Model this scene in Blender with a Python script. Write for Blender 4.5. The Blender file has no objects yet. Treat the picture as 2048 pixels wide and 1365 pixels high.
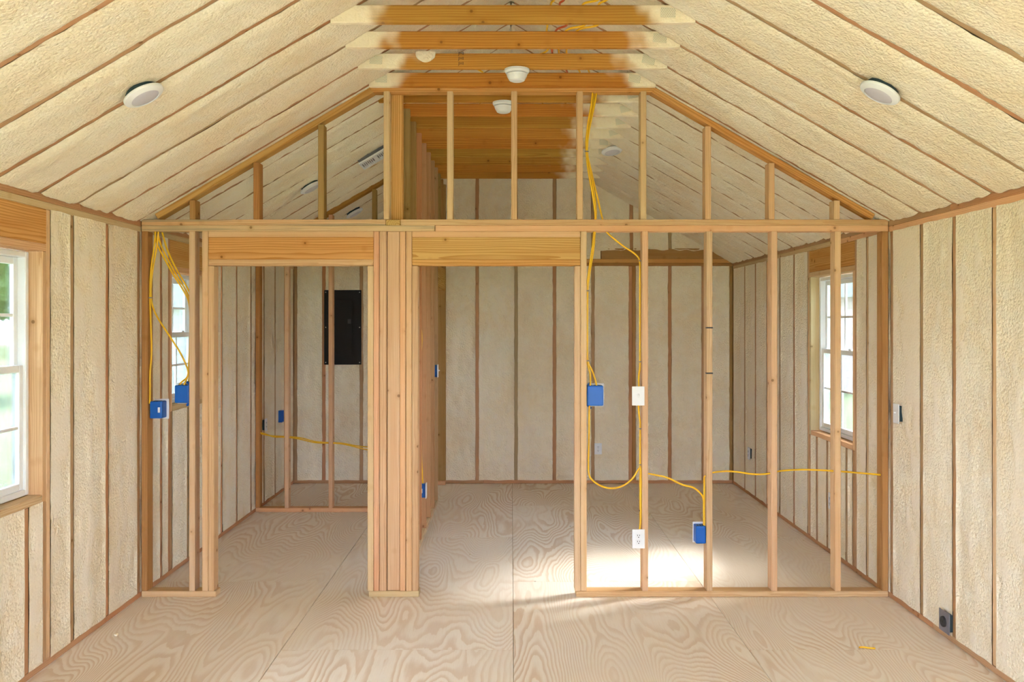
import bpy, bmesh, math, random
import numpy as np
from mathutils import Vector, Matrix, noise as mnoise

random.seed(7)
SC = bpy.context.scene
COL = SC.collection

# ------------------------------------------------------------------ camera
F, CX, CY, H = 1775.0, 1022.0, 645.0, 1.763     # focal (px), vanishing point (px), eye height (m)
cam = bpy.data.cameras.new('camera')
cam.sensor_width = 36.0
cam.lens = 36.0 * F / 2048
cam.shift_x = (1024 - CX) / 2048
cam.shift_y = (CY - 682.5) / 2048
cam.clip_start = 0.05
cam.clip_end = 300
camo = bpy.data.objects.new('camera', cam)
camo.location = (0, 0, H)
camo.rotation_euler = (math.pi / 2, 0, 0)
COL.objects.link(camo)
SC.camera = camo

# ------------------------------------------------------------------ sky, sun, exposure
world = bpy.data.worlds.new('overcast_sky')
SC.world = world
world.use_nodes = True
bg = world.node_tree.nodes['Background']
bg.inputs['Color'].default_value = (0.775, 0.925, 1.14, 1)
bg.inputs['Strength'].default_value = 2.9
sun = bpy.data.lights.new('sun_offscreen', 'SUN')
sun.energy = 7.2
sun.angle = math.radians(32)
sun.color = (1.0, 0.94, 0.86)
suno = bpy.data.objects.new('sun_offscreen', sun)
suno.location = (8, 7, 8)
sd = Vector((-1.0, -0.42, -1.18))
suno.rotation_euler = sd.to_track_quat('-Z', 'Y').to_euler()
COL.objects.link(suno)


SC.view_settings.view_transform = 'Standard'
SC.view_settings.look = 'None'
SC.view_settings.gamma = 1.0
SC.view_settings.exposure = 2.76
SC.view_settings.use_curve_mapping = False
SC.cycles.diffuse_bounces = 5
SC.cycles.max_bounces = 7
SC.cycles.use_adaptive_sampling = True
SC.cycles.adaptive_threshold = 0.1
SC.cycles.adaptive_min_samples = 16
SC.cycles.caustics_reflective = False
SC.cycles.caustics_refractive = False
SC.cycles.glossy_bounces = 2

# ------------------------------------------------------------------ key dimensions (m)
XL, XR = -2.375, 2.425          # inner faces of the side walls
YF, YP, YB = -2.60, 5.69, 9.70  # front wall face, partition front face, back wall face
T = 0.089                       # 2x4 depth
S = 0.038                       # 2x4 thickness
ZE = 2.417                      # eave (top of the side wall plates)
ZR = 3.816                      # ridge
KL = (ZR - ZE) / (0 - XL)
KR = (ZR - ZE) / XR
ZT = 3.265                      # underside of the collar ties
RAFT = [4.464 + 0.4 * k for k in range(-17, 13)]
DAY_OPENING = (-1.50, 1.50, 2.12)      # unseen opening behind the camera, added and sized to let daylight in


def ceil_z(x):
    return ZE + (x - XL) * KL if x < 0 else ZE + (XR - x) * KR


def P(px, py, y):
    return Vector(((px - CX) * y / F, y, H + (CY - py) * y / F))


WINS = {  # y0, y1, z0, z1
    'L': [(0.55, 1.50, 0.887, 2.125), (3.57, 4.50, 0.887, 2.125), (6.22, 6.83, 1.175, 2.12)],
    'R': [(0.55, 1.50, 0.89, 2.13), (6.30, 7.18, 0.89, 2.13)],
}


# ------------------------------------------------------------------ materials
class NT:
    def __init__(self, name):
        self.m = bpy.data.materials.new(name)
        self.m.use_nodes = True
        self.t = self.m.node_tree
        self.b = self.t.nodes['Principled BSDF']
        self.out = self.t.nodes['Material Output']

    def n(self, typ, **kw):
        nd = self.t.nodes.new(typ)
        for k, v in kw.items():
            if k in nd.inputs.keys() if hasattr(nd.inputs, 'keys') else False:
                self.set(nd.inputs[k], v)
            else:
                setattr(nd, k, v)
        return nd

    def set(self, sock, v):
        if isinstance(v, bpy.types.NodeSocket):
            self.t.links.new(v, sock)
        else:
            sock.default_value = v

    def math(self, op, a, b=0.0, c=0.0, clamp=False):
        nd = self.t.nodes.new('ShaderNodeMath')
        nd.operation = op
        nd.use_clamp = clamp
        self.set(nd.inputs[0], a)
        self.set(nd.inputs[1], b)
        self.set(nd.inputs[2], c)
        return nd.outputs[0]

    def mix(self, fac, a, b, mode='MIX'):
        nd = self.t.nodes.new('ShaderNodeMix')
        nd.data_type = 'RGBA'
        nd.blend_type = mode
        self.set(nd.inputs[0], fac)
        self.set(nd.inputs[6], a if not isinstance(a, tuple) else (*a, 1))
        self.set(nd.inputs[7], b if not isinstance(b, tuple) else (*b, 1))
        return nd.outputs[2]

    def ramp(self, fac, lo, hi):
        nd = self.t.nodes.new('ShaderNodeMapRange')
        nd.interpolation_type = 'SMOOTHSTEP'
        self.set(nd.inputs['Value'], fac)
        nd.inputs['From Min'].default_value = lo
        nd.inputs['From Max'].default_value = hi
        return nd.outputs[0]

    def vec(self, x, y, z):
        nd = self.t.nodes.new('ShaderNodeCombineXYZ')
        for i, v in enumerate((x, y, z)):
            self.set(nd.inputs[i], v)
        return nd.outputs[0]

    def noise(self, vec, scale, detail=2.0, rough=0.5):
        nd = self.t.nodes.new('ShaderNodeTexNoise')
        self.set(nd.inputs['Vector'], vec)
        nd.inputs['Scale'].default_value = scale
        nd.inputs['Detail'].default_value = detail
        nd.inputs['Roughness'].default_value = rough
        return nd.outputs[0]

    def voro(self, vec, scale, feature='F1'):
        nd = self.t.nodes.new('ShaderNodeTexVoronoi')
        nd.feature = feature
        self.set(nd.inputs['Vector'], vec)
        nd.inputs['Scale'].default_value = scale
        return nd.outputs[0]

    def objxyz(self):
        tc = self.t.nodes.new('ShaderNodeTexCoord')
        sp = self.t.nodes.new('ShaderNodeSeparateXYZ')
        self.t.links.new(tc.outputs['Object'], sp.inputs[0])
        return tc.outputs['Object'], sp.outputs[0], sp.outputs[1], sp.outputs[2]

    def rnd(self):
        return self.t.nodes.new('ShaderNodeObjectInfo').outputs['Random']

    def bump(self, h, strength, dist, normal=None):
        nd = self.t.nodes.new('ShaderNodeBump')
        nd.inputs['Strength'].default_value = strength
        nd.inputs['Distance'].default_value = dist
        self.set(nd.inputs['Height'], h)
        if normal is not None:
            self.set(nd.inputs['Normal'], normal)
        return nd.outputs[0]

    def done(self, color, rough=0.6, normal=None, spec=0.3):
        if spec is None:            # matt: a plain diffuse surface
            d = self.t.nodes.new('ShaderNodeBsdfDiffuse')
            self.set(d.inputs['Color'], color if not isinstance(color, tuple) else (*color, 1))
            if normal is not None:
                self.set(d.inputs['Normal'], normal)
            self.t.nodes.remove(self.b)
            self.t.links.new(d.outputs[0], self.out.inputs[0])
            return self.m
        self.set(self.b.inputs['Base Color'], color if not isinstance(color, tuple) else (*color, 1))
        self.set(self.b.inputs['Roughness'], rough)
        self.b.inputs['Specular IOR Level'].default_value = spec
        if normal is not None:
            self.set(self.b.inputs['Normal'], normal)
        return self.m


FOAM_A = (0.92, 0.815, 0.655)
FOAM_B = (0.885, 0.74, 0.545)


def wood_mat(name, base, dark, knot=(0.13, 0.055, 0.02), ring=44.0, spray=None, contrast=0.55, stain=0.0, side=0):
    k = NT(name)
    o, x, y, z = k.objxyz()
    r = k.rnd()
    r2 = k.math('FRACT', k.math('MULTIPLY', r, 17.31))
    r3 = k.math('FRACT', k.math('MULTIPLY', r, 91.7))
    px = k.math('ADD', k.math('MULTIPLY', x, 0.085), k.math('MULTIPLY', r, 9.0))
    py = k.math('ADD', y, k.math('MULTIPLY', k.math('SUBTRACT', r2, 0.5), 0.12))
    pz = k.math('ADD', z, k.math('ADD', 0.02, k.math('MULTIPLY', r3, 0.09)))
    w = k.t.nodes.new('ShaderNodeTexWave')
    w.wave_type = 'RINGS'
    w.rings_direction = 'X'
    w.wave_profile = 'SAW'
    k.set(w.inputs['Vector'], k.vec(px, py, pz))
    w.inputs['Scale'].default_value = ring
    w.inputs['Distortion'].default_value = 7.0
    w.inputs['Detail'].default_value = 1.5
    w.inputs['Detail Scale'].default_value = 0.8
    ringf = k.ramp(w.outputs['Fac'], 0.35, 1.0)
    fib = k.noise(k.vec(k.math('MULTIPLY', x, 2.5), k.math('MULTIPLY', y, 170.0), k.math('MULTIPLY', z, 170.0)), 1.0, 1.0)
    tone = k.noise(k.vec(k.math('ADD', k.math('MULTIPLY', x, 0.9), k.math('MULTIPLY', r, 40.0)), k.math('MULTIPLY', y, 14.0), k.math('MULTIPLY', z, 14.0)), 1.0, 1.0)
    c = k.mix(k.math('MULTIPLY', ringf, contrast), base, dark)
    c = k.mix(k.math('MULTIPLY', k.ramp(fib, 0.35, 0.75), 0.28), c, dark)
    c = k.mix(k.math('MULTIPLY', k.ramp(tone, 0.45, 0.75), 0.35), c, tuple(v * f for v, f in zip(dark, (1.12, 1.0, 0.9))))
    kn = k.voro(k.vec(k.math('ADD', k.math('MULTIPLY', x, 8.0), k.math('MULTIPLY', r, 31.0)), k.math('ADD', k.math('MULTIPLY', y, 8.0), k.math('MULTIPLY', r2, 7.0)), k.math('MULTIPLY', z, 8.0)), 1.0)
    c = k.mix(k.math('MULTIPLY', k.math('SUBTRACT', 1.0, k.ramp(kn, 0.05, 0.10)), 0.85), c, knot)
    c = k.mix(k.math('MULTIPLY', k.math('SUBTRACT', 1.0, k.ramp(kn, 0.10, 0.26)), 0.35), c, dark)
    val = k.math('ADD', 0.86, k.math('MULTIPLY', r3, 0.24))
    c = k.mix(1.0, c, k.vec(val, k.math('ADD', 0.85, k.math('MULTIPLY', r2, 0.22)), k.math('ADD', 0.80, k.math('MULTIPLY', r2, 0.30))), 'MULTIPLY')
    if stain:
        sn = k.noise(k.vec(k.math('ADD', k.math('MULTIPLY', x, 1.1), k.math('MULTIPLY', r, 50.0)), k.math('MULTIPLY', y, 20.0), k.math('MULTIPLY', z, 40.0)), 1.0, 2.0)
        c = k.mix(k.math('MULTIPLY', k.ramp(sn, 0.5, 0.66), stain), c, (0.36, 0.29, 0.185))
    nrm = None
    rough = 0.55
    if spray:
        lo, hi, amp = spray
        nz = k.noise(k.vec(k.math('ADD', x, k.math('MULTIPLY', r, 20.0)), y, z), 7.0, 2.0)
        ax = k.math('ABSOLUTE', x) if side == 0 else k.math('MULTIPLY', x, float(side))
        d = k.math('ADD', ax, k.math('MULTIPLY', k.math('SUBTRACT', nz, 0.5), amp))
        d = k.math('ADD', d, k.math('MULTIPLY', k.math('SUBTRACT', r2, 0.5), 0.10))
        # the mist of foam reaches further in on the upper half of the board
        d = k.math('ADD', d, k.math('MULTIPLY', z, 0.9))
        f = k.ramp(d, lo, hi)
        fn = k.noise(o, 90.0, 1.0)
        c = k.mix(f, c, k.mix(k.noise(o, 12.0), FOAM_A, FOAM_B))
        nb = k.t.nodes.new('ShaderNodeMath')
        nb.operation = 'MULTIPLY'
        k.set(nb.inputs[0], fn)
        k.set(nb.inputs[1], f)
        nrm = k.bump(nb.outputs[0], 0.8, 0.006, nrm)
    return k.done(c, rough, nrm, None)


def foam_mat():
    k = NT('spray_foam')
    o, x, y, z = k.objxyz()
    at = k.t.nodes.new('ShaderNodeAttribute')
    at.attribute_name = 'trim'
    trim = at.outputs['Fac']
    n0 = k.noise(o, 2.2, 2.0)
    n1 = k.noise(o, 9.0, 2.0)
    c = k.mix(k.ramp(n0, 0.30, 0.72), FOAM_A, FOAM_B)
    c = k.mix(k.math('MULTIPLY', k.ramp(n1, 0.42, 0.75), 0.45), c, (0.92, 0.85, 0.735))
    c = k.mix(k.math('MULTIPLY', trim, 0.7), c, (0.86, 0.75, 0.62))
    v1 = k.voro(o, 62.0)
    nf = k.noise(o, 110.0, 2.0, 0.6)
    h = k.math('ADD', k.math('MULTIPLY', v1, -0.9), k.math('MULTIPLY', nf, 0.8))
    h = k.math('MULTIPLY', h, k.math('SUBTRACT', 1.0, k.math('MULTIPLY', trim, 0.75)))
    nrm = k.bump(h, 0.7, 0.011)
    return k.done(c, 0.75, nrm, None)


def plywood_mat():
    k = NT('plywood')
    o, x, y, z = k.objxyz()
    r = k.rnd()
    r2 = k.math('FRACT', k.math('MULTIPLY', r, 17.31))
    pv = k.vec(k.math('ADD', k.math('MULTIPLY', x, 1.75), k.math('MULTIPLY', r, 23.0)), k.math('ADD', k.math('MULTIPLY', y, 0.40), k.math('MULTIPLY', r2, 19.0)), r)
    n = k.noise(pv, 1.0, 1.6, 0.42)
    warp = k.noise(k.vec(k.math('MULTIPLY', x, 22.0), k.math('MULTIPLY', y, 4.0), r), 1.0, 2.0)
    ph = k.math('ADD', k.math('MULTIPLY', n, 66.0), k.math('MULTIPLY', warp, 0.9))
    fr = k.math('FRACT', ph)
    band = k.math('MULTIPLY', k.ramp(fr, 0.30, 0.78), k.math('SUBTRACT', 1.0, k.ramp(fr, 0.90, 1.0)))
    patch = k.noise(k.vec(k.math('ADD', k.math('MULTIPLY', x, 1.1), k.math('MULTIPLY', r2, 13.0)), k.math('MULTIPLY', y, 0.5), r), 1.0, 2.0)
    fib = k.noise(k.vec(k.math('MULTIPLY', x, 190.0), k.math('MULTIPLY', y, 6.0), 0.0), 1.0, 3.0)
    light, dark = (0.90, 0.80, 0.705), (0.66, 0.455, 0.30)
    c = k.mix(k.math('MULTIPLY', band, k.math('ADD', 0.12, k.math('MULTIPLY', k.ramp(patch, 0.3, 0.75), 0.66))), light, dark)
    c = k.mix(k.math('MULTIPLY', k.ramp(fib, 0.4, 0.8), 0.16), c, dark)
    c = k.mix(k.math('MULTIPLY', k.ramp(k.noise(o, 0.9, 2.0), 0.45, 0.7), 0.22), c, (0.74, 0.575, 0.43))
    kn = k.voro(k.vec(k.math('ADD', k.math('MULTIPLY', x, 2.4), k.math('MULTIPLY', r, 11.0)), k.math('MULTIPLY', y, 1.7), r), 1.0)
    c = k.mix(k.math('MULTIPLY', k.math('SUBTRACT', 1.0, k.ramp(kn, 0.012, 0.022)), 0.8), c, (0.12, 0.06, 0.03))
    return k.done(c, k.math('ADD', 0.42, k.math('MULTIPLY', fib, 0.2)), k.bump(band, 0.15, 0.002), 0.35)


def plain(name, col, rough=0.5, spec=0.4, metal=0.0, var=0.06):
    k = NT(name)
    o, x, y, z = k.objxyz()
    n = k.noise(o, 25.0, 2.0)
    c = k.mix(k.math('MULTIPLY', n, var * 2), col, tuple(v * 0.6 for v in col))
    k.b.inputs['Metallic'].default_value = metal
    return k.done(c, rough, None, spec)


def glass_mat():
    k = NT('window_glass')
    tr = k.t.nodes.new('ShaderNodeBsdfTransparent')
    tr.inputs[0].default_value = (0.93, 0.96, 0.96, 1)
    gl = k.t.nodes.new('ShaderNodeBsdfGlossy')
    gl.inputs['Roughness'].default_value = 0.02
    fr = k.t.nodes.new('ShaderNodeFresnel')
    fr.inputs[0].default_value = 1.35
    n = k.noise(k.objxyz()[0], 3.0)
    mx = k.t.nodes.new('ShaderNodeMixShader')
    k.set(mx.inputs[0], k.math('MULTIPLY', fr.outputs[0], k.math('ADD', 0.85, k.math('MULTIPLY', n, 0.1))))
    k.t.links.new(tr.outputs[0], mx.inputs[1])
    k.t.links.new(gl.outputs[0], mx.inputs[2])
    k.t.links.new(mx.outputs[0], k.out.inputs[0])
    return k.m


def gang_nail_mat():
    k = NT('truss_plate_metal')
    o, x, y, z = k.objxyz()
    s = k.math('MULTIPLY', k.math('SINE', k.math('MULTIPLY', x, 700.0)), k.math('SINE', k.math('MULTIPLY', z, 420.0)))
    c = k.mix(k.ramp(s, 0.35, 0.7), (0.80, 0.72, 0.56), (0.30, 0.28, 0.21))
    k.b.inputs['Metallic'].default_value = 0.5
    return k.done(c, 0.5)


def leaf_mat():
    k = NT('tree_leaves')
    o = k.objxyz()[0]
    c = k.mix(k.noise(o, 3.0, 4.0), (0.20, 0.34, 0.12), (0.42, 0.55, 0.28))
    return k.done(c, 0.7, k.bump(k.noise(o, 5.0, 4.0), 1.0, 0.3))


def grass_mat():
    k = NT('lawn_grass')
    o = k.objxyz()[0]
    c = k.mix(k.noise(o, 0.4, 4.0), (0.22, 0.28, 0.15), (0.30, 0.35, 0.21))
    return k.done(c, 0.9)


def siding_mat(name, col):
    k = NT(name)
    o, x, y, z = k.objxyz()
    c = k.mix(k.math('MULTIPLY', k.noise(o, 2.0), 0.2), col, tuple(v * 0.7 for v in col))
    return k.done(c, 0.6)


M = {
    'stud': wood_mat('spruce_stud', (0.74, 0.505, 0.30), (0.54, 0.305, 0.14)),
    'pink': wood_mat('fir_stud', (0.73, 0.49, 0.315), (0.53, 0.295, 0.155)),
    'pine': wood_mat('pine_header', (0.68, 0.40, 0.15), (0.45, 0.21, 0.055), ring=26.0, contrast=0.8),
    'brown': wood_mat('brown_stud', (0.46, 0.265, 0.11), (0.31, 0.155, 0.05)),
    'tie': wood_mat('pine_tie', (0.58, 0.27, 0.06), (0.39, 0.145, 0.028), ring=24.0, spray=(0.60, 0.76, 0.30), contrast=0.7),
    'tieb': wood_mat('pine_tie_back', (0.58, 0.27, 0.06), (0.39, 0.145, 0.028), ring=24.0, side=1, spray=(0.42, 0.66, 0.5), contrast=0.7),
    'plate_w': wood_mat('weathered_plate', (0.74, 0.505, 0.30), (0.54, 0.305, 0.14), stain=0.75),
    'rafter': wood_mat('rafter_wood', (0.56, 0.34, 0.19), (0.39, 0.21, 0.10)),
    'rake': wood_mat('sprayed_rake_plate', (0.50, 0.27, 0.08), (0.33, 0.15, 0.04), spray=(0.62, 0.70, 1.6)),
    'foam': foam_mat(),
    'ply': plywood_mat(),
    'osb': plain('sheathing_board', (0.55, 0.40, 0.24), 0.8, 0.2, var=0.3),
    'white': plain('white_vinyl', (0.86, 0.86, 0.87), 0.35),
    'plate': plain('white_plastic', (0.83, 0.83, 0.87), 0.35),
    'lens': plain('frosted_lens', (0.60, 0.57, 0.66), 0.3),
    'blue': plain('blue_plastic', (0.002, 0.11, 0.50), 0.4),
    'bluedark': plain('dark_box_plastic', (0.02, 0.045, 0.06), 0.5),
    'yellow': plain('yellow_cable_sheath', (0.90, 0.52, 0.015), 0.4),
    'red': plain('orange_cable_sheath', (0.55, 0.08, 0.015), 0.4),
    'dark': plain('black_enamel', (0.009, 0.006, 0.006), 0.5, 0.2),
    'dark2': plain('dark_slot', (0.02, 0.02, 0.025), 0.5),
    'steel': plain('grey_steel', (0.22, 0.21, 0.24), 0.4, metal=0.3),
    'screw': plain('screw_steel', (0.55, 0.54, 0.5), 0.35, metal=0.7),
    'ink': plain('stamp_ink', (0.035, 0.02, 0.015), 0.7),
    'gang': gang_nail_mat(),
    'glass': glass_mat(),
    'leaf': leaf_mat(),
    'bark': plain('tree_bark', (0.16, 0.11, 0.08), 0.9, 0.1, var=0.4),
    'grass': grass_mat(),
    'house': siding_mat('pale_siding', (0.80, 0.81, 0.82)),
    'barn': siding_mat('faded_pink_siding', (0.88, 0.72, 0.70)),
    'roofing': siding_mat('pale_shingle', (0.62, 0.62, 0.64)),
}


# ------------------------------------------------------------------ builders
def link(name, me, mat, parent=None, mw=None):
    o = bpy.data.objects.new(name, me)
    COL.objects.link(o)
    if mat is not None and not me.materials:
        me.materials.append(mat)
    if parent is not None:
        o.parent = parent
    if mw is not None:
        o.matrix_basis = (parent.matrix_basis.inverted() @ mw) if parent is not None and parent.parent is None else mw
    return o


def tag(o, label=None, cat=None, group=None, kind=None):
    if label: o['label'] = label
    if cat: o['category'] = cat
    if group: o['group'] = group
    if kind: o['kind'] = kind
    return o


def empty(name, loc=(0, 0, 0), rz=0.0, mw=None):
    o = bpy.data.objects.new(name, None)
    o.empty_display_size = 0.1
    if mw is not None:
        o.matrix_basis = mw
    else:
        o.location = loc
        o.rotation_euler = (0, 0, rz)
        o.matrix_basis = Matrix.Translation(loc) @ Matrix.Rotation(rz, 4, 'Z')
    COL.objects.link(o)
    return o


def box_bm(bm, sx, sy, sz, c=(0, 0, 0), bev=0.0, seg=1):
    r = bmesh.ops.create_cube(bm, size=1.0)
    vs = r['verts']
    for v in vs:
        v.co = Vector((v.co.x * sx + c[0], v.co.y * sy + c[1], v.co.z * sz + c[2]))
    if bev > 0:
        es = list({e for v in vs for e in v.link_edges})
        bmesh.ops.bevel(bm, geom=es, offset=min(bev, sx * .3, sy * .3, sz * .3), segments=seg, affect='EDGES', profile=0.5)


def mesh_of(name, bm, smooth=False):
    me = bpy.data.meshes.new(name)
    bm.normal_update()
    bm.to_mesh(me)
    bm.free()
    if smooth:
        for p in me.polygons:
            p.use_smooth = True
    return me


RXZ = Matrix.Rotation(-math.pi / 2, 4, 'Y')
RXY = Matrix.Rotation(math.pi / 2, 4, 'Z')


def board(name, x0, x1, y0, y1, z0, z1, mat, parent, bev=0.0035):
    """a stick of lumber; its local X runs along its length so the grain follows it"""
    dx, dy, dz = x1 - x0, y1 - y0, z1 - z0
    c = Matrix.Translation(((x0 + x1) / 2, (y0 + y1) / 2, (z0 + z1) / 2))
    bm = bmesh.new()
    if dz >= dx and dz >= dy:
        box_bm(bm, dz, dy, dx, bev=bev); mw = c @ RXZ
    elif dy >= dx:
        box_bm(bm, dy, dx, dz, bev=bev); mw = c @ RXY
    else:
        box_bm(bm, dx, dy, dz, bev=bev); mw = c
    return link(name, mesh_of(name, bm), M[mat], parent, mw)


def slant(name, xa, za, xb, zb, th, y0, y1, mat, parent, up=True):
    """sloping stick; (xa,za)-(xb,zb) is its under edge (up) or its upper edge"""
    if xb < xa:
        xa, za, xb, zb = xb, zb, xa, za
    d = Vector((xb - xa, 0, zb - za))
    L = d.length
    d.normalize()
    n = Vector((-d.z, 0, d.x))
    c = Vector(((xa + xb) / 2, (y0 + y1) / 2, (za + zb) / 2)) + n * (th / 2 if up else -th / 2)
    mw = Matrix(((d.x, 0, n.x, c.x), (0, 1, 0, c.y), (d.z, 0, n.z, c.z), (0, 0, 0, 1)))
    bm = bmesh.new()
    box_bm(bm, L, y1 - y0, th, bev=0.003)
    return link(name, mesh_of(name, bm), M[mat], parent, mw)


def sheet_mesh(name, quads, th, axis, parent=None, mat='osb'):
    """thin sheathing made of rectangles (a0,a1,b0,b1) in a plane"""
    bm = bmesh.new()
    for q in quads:
        box_bm(bm, q[1] - q[0], q[3] - q[2], q[5] - q[4], ((q[0] + q[1]) / 2, (q[2] + q[3]) / 2, (q[4] + q[5]) / 2))
    return link(name, mesh_of(name, bm), M[mat], parent)


def lathe(bm, prof, n=32):
    rings = []
    for r, z in prof:
        if r < 1e-5:
            rings.append([bm.verts.new((0, 0, z))])
        else:
            rings.append([bm.verts.new((r * math.cos(2 * math.pi * i / n), r * math.sin(2 * math.pi * i / n), z)) for i in range(n)])
    for a, b in zip(rings, rings[1:]):
        for i in range(n):
            j = (i + 1) % n
            if len(a) == 1 and len(b) > 1:
                bm.faces.new((a[0], b[j], b[i]))
            elif len(b) == 1 and len(a) > 1:
                bm.faces.new((a[i], a[j], b[0]))
            elif len(a) > 1:
                bm.faces.new((a[i], a[j], b[j], b[i]))
    bmesh.ops.recalc_face_normals(bm, faces=bm.faces)


def spline(pts, step=0.012):
    pts = [Vector(p) for p in pts]
    out = []
    for i in range(len(pts) - 1):
        p0 = pts[max(i - 1, 0)]; p1 = pts[i]; p2 = pts[i + 1]; p3 = pts[min(i + 2, len(pts) - 1)]
        n = max(2, int((p2 - p1).length / step))
        for k in range(n):
            t = k / n
            out.append(0.5 * ((2 * p1) + (p2 - p0) * t + (2 * p0 - 5 * p1 + 4 * p2 - p3) * t * t + (3 * p1 - p0 - 3 * p2 + p3) * t ** 3))
    out.append(pts[-1])
    return out


def tube(name, pts, r, mat, parent=None, n=8, step=0.015, flat=1.0, raw=False):
    pts = pts if raw else spline(pts, step)
    bm = bmesh.new()
    prev, ref = None, Vector((0.0, 1.0, 0.05)).normalized()
    for i, p in enumerate(pts):
        t = (pts[min(i + 1, len(pts) - 1)] - pts[max(i - 1, 0)]).normalized()
        a = (ref - t * ref.dot(t))
        if a.length < 1e-4:
            a = Vector((1, 0, 0)) - t * t.x
        a.normalize()
        ref = a
        b = t.cross(a)
        ring = [bm.verts.new(p + a * (r * flat * math.cos(2 * math.pi * k / n)) + b * (r * math.sin(2 * math.pi * k / n))) for k in range(n)]
        if prev:
            for k in range(n):
                bm.faces.new((prev[k], prev[(k + 1) % n], ring[(k + 1) % n], ring[k]))
        else:
            bm.faces.new(ring[::-1])
        prev = ring
    bm.faces.new(prev)
    bmesh.ops.recalc_face_normals(bm, faces=bm.faces)
    return link(name, mesh_of(name, bm, True), M[mat], parent)


_seed = [0]


def foam(parent, O, U, V, N, w, h, style='wall', res=0.022, top=None, trimbias=0.0, skew=None, amp=1.0):
    """a bay of sprayed foam: w along U, h along V, bulging along N. skew(u) -> extra start/end along V"""
    _seed[0] += 1
    s = _seed[0] * 7.31
    O, U, V, N = Vector(O), Vector(U), Vector(V), Vector(N)
    nu, nv = max(6, int(w / res)), max(4, int(h / res))
    verts, tr = [], []
    nz = mnoise.noise
    tb = random.uniform(-0.4, 0.5) + trimbias
    for j in range(nv + 1):
        for i in range(nu + 1):
            fu, fv = i / nu, j / nv
            lo, hi = (skew(fu * w) if skew else (0.0, h))
            u, v = fu * w, lo + (hi - lo) * fv
            e = min(u, w - u)
            ev = min(v - lo, hi - v)
            if style == 'wall':
                n1 = nz((u * 4.5 + s, v * 1.3, s)); n2 = nz((u * 17 + s, v * 8, 3 + s)); n3 = nz((u * 40, v * 22 + s, 9))
                d = -0.004 + 0.014 * (n1 + tb * 0.4) + (0.009 * n2 + 0.0035 * n3) * amp
                lim = 0.0022
                t = 1.0 if d > lim else max(0.0, 1 - (lim - d) / 0.004)
                d = min(d, lim)
                ov, am = -0.0005, 0.005
                fall = min(1.0, e / 0.016, ev / 0.016)
            else:
                n1 = nz((u * 5 + s, v * 2.2, s)); n2 = nz((u * 15 + s, v * 13, 3 + s)); n3 = nz((u * 36, v * 36 + s, 9))
                bulge = 1 - (1 - min(e / 0.045, 1)) ** 2
                d = 0.015 * bulge + 0.008 * n1 * bulge + 0.008 * n2 + 0.004 * n3
                t = 0.0
                ov, am = 0.003, 0.011
                fall = min(1.0, e / 0.02)
            edge_d = 0.0012 + 0.0012 * abs(n2)
            d = edge_d + (d - edge_d) * fall
            if i == 0 or i == nu:
                sg = -1 if i == 0 else 1
                q = ov + am * (nz((v * 3.1 + s, sg * 5, 1)) + 0.7 * nz((v * 13 + s, sg * 5, 2)))
                big = nz((v * 0.9 + s, sg * 3.0, 7))
                if big > 0.45:
                    q -= (0.03 if style != 'wall' else 0.008) * (big - 0.45) * 3
                u += sg * q
            if (j == 0 or j == nv) and style == 'wall':
                sg = -1 if j == 0 else 1
                v += sg * (0.003 + 0.006 * nz((u * 8 + s, sg, 5)))
            verts.append(O + U * u + V * v + N * d)
            tr.append(t * fall)
    faces = []
    for j in range(nv):
        for i in range(nu):
            a = j * (nu + 1) + i
            faces.append((a, a + 1, a + nu + 2, a + nu + 1))
    me = bpy.data.meshes.new('foam_panel')
    me.from_pydata(verts, [], faces)
    if U.cross(V).dot(N) < 0:
        me.flip_normals()
    at = me.attributes.new('trim', 'FLOAT', 'POINT')
    at.data.foreach_set('value', tr)
    me.polygons.foreach_set('use_smooth', [True] * len(faces))
    return link('foam_panel', me, M['foam'], parent)


def stamp(text, size, mw, parent):
    cu = bpy.data.curves.new('ink_stamp', 'FONT')
    cu.body = text
    cu.size = size
    cu.align_x = 'CENTER'
    cu.align_y = 'CENTER'
    tmp = bpy.data.objects.new('tmp_text', cu)
    COL.objects.link(tmp)
    bpy.context.view_layer.update()
    me = bpy.data.meshes.new_from_object(tmp)
    bpy.data.objects.remove(tmp)
    me.name = 'ink_stamp'
    me.materials.clear()
    o = bpy.data.objects.new('ink_stamp', me)
    me.materials.append(M['ink'])
    COL.objects.link(o)
    o.parent = parent
    o.matrix_parent_inverse = parent.matrix_basis.inverted()
    o.matrix_basis = mw
    return o


# ------------------------------------------------------------------ floor
fl = sheet_mesh('floor', [(XL - 0.1, XR + 0.1, YF - 0.1, YB + 0.1, -0.20, -0.021)], 0, 'Z')
tag(fl, 'plywood subfloor laid in staggered sheets with wavy grain', 'floor', kind='structure')
xs = [XL - 0.1, -1.237, 0.013, 1.28, XR + 0.1]
for ci in range(4):
    ys = [2.277 + 2.5 * i for i in range(-2, 4)] if ci in (1, 3) else [1.03 + 2.5 * i for i in range(-2, 4)]
    ys = [YF - 0.1] + [v for v in ys if YF < v < YB] + [YB + 0.1]
    for a, b in zip(ys, ys[1:]):
        bm = bmesh.new()
        box_bm(bm, xs[ci + 1] - xs[ci] - 0.003, b - a - 0.003, 0.02, bev=0.0015)
        link('plywood_sheet', mesh_of('plywood_sheet', bm), M['ply'], fl,
             Matrix.Translation(((xs[ci] + xs[ci + 1]) / 2, (a + b) / 2, -0.010 - random.uniform(0, 0.0012))))


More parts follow.
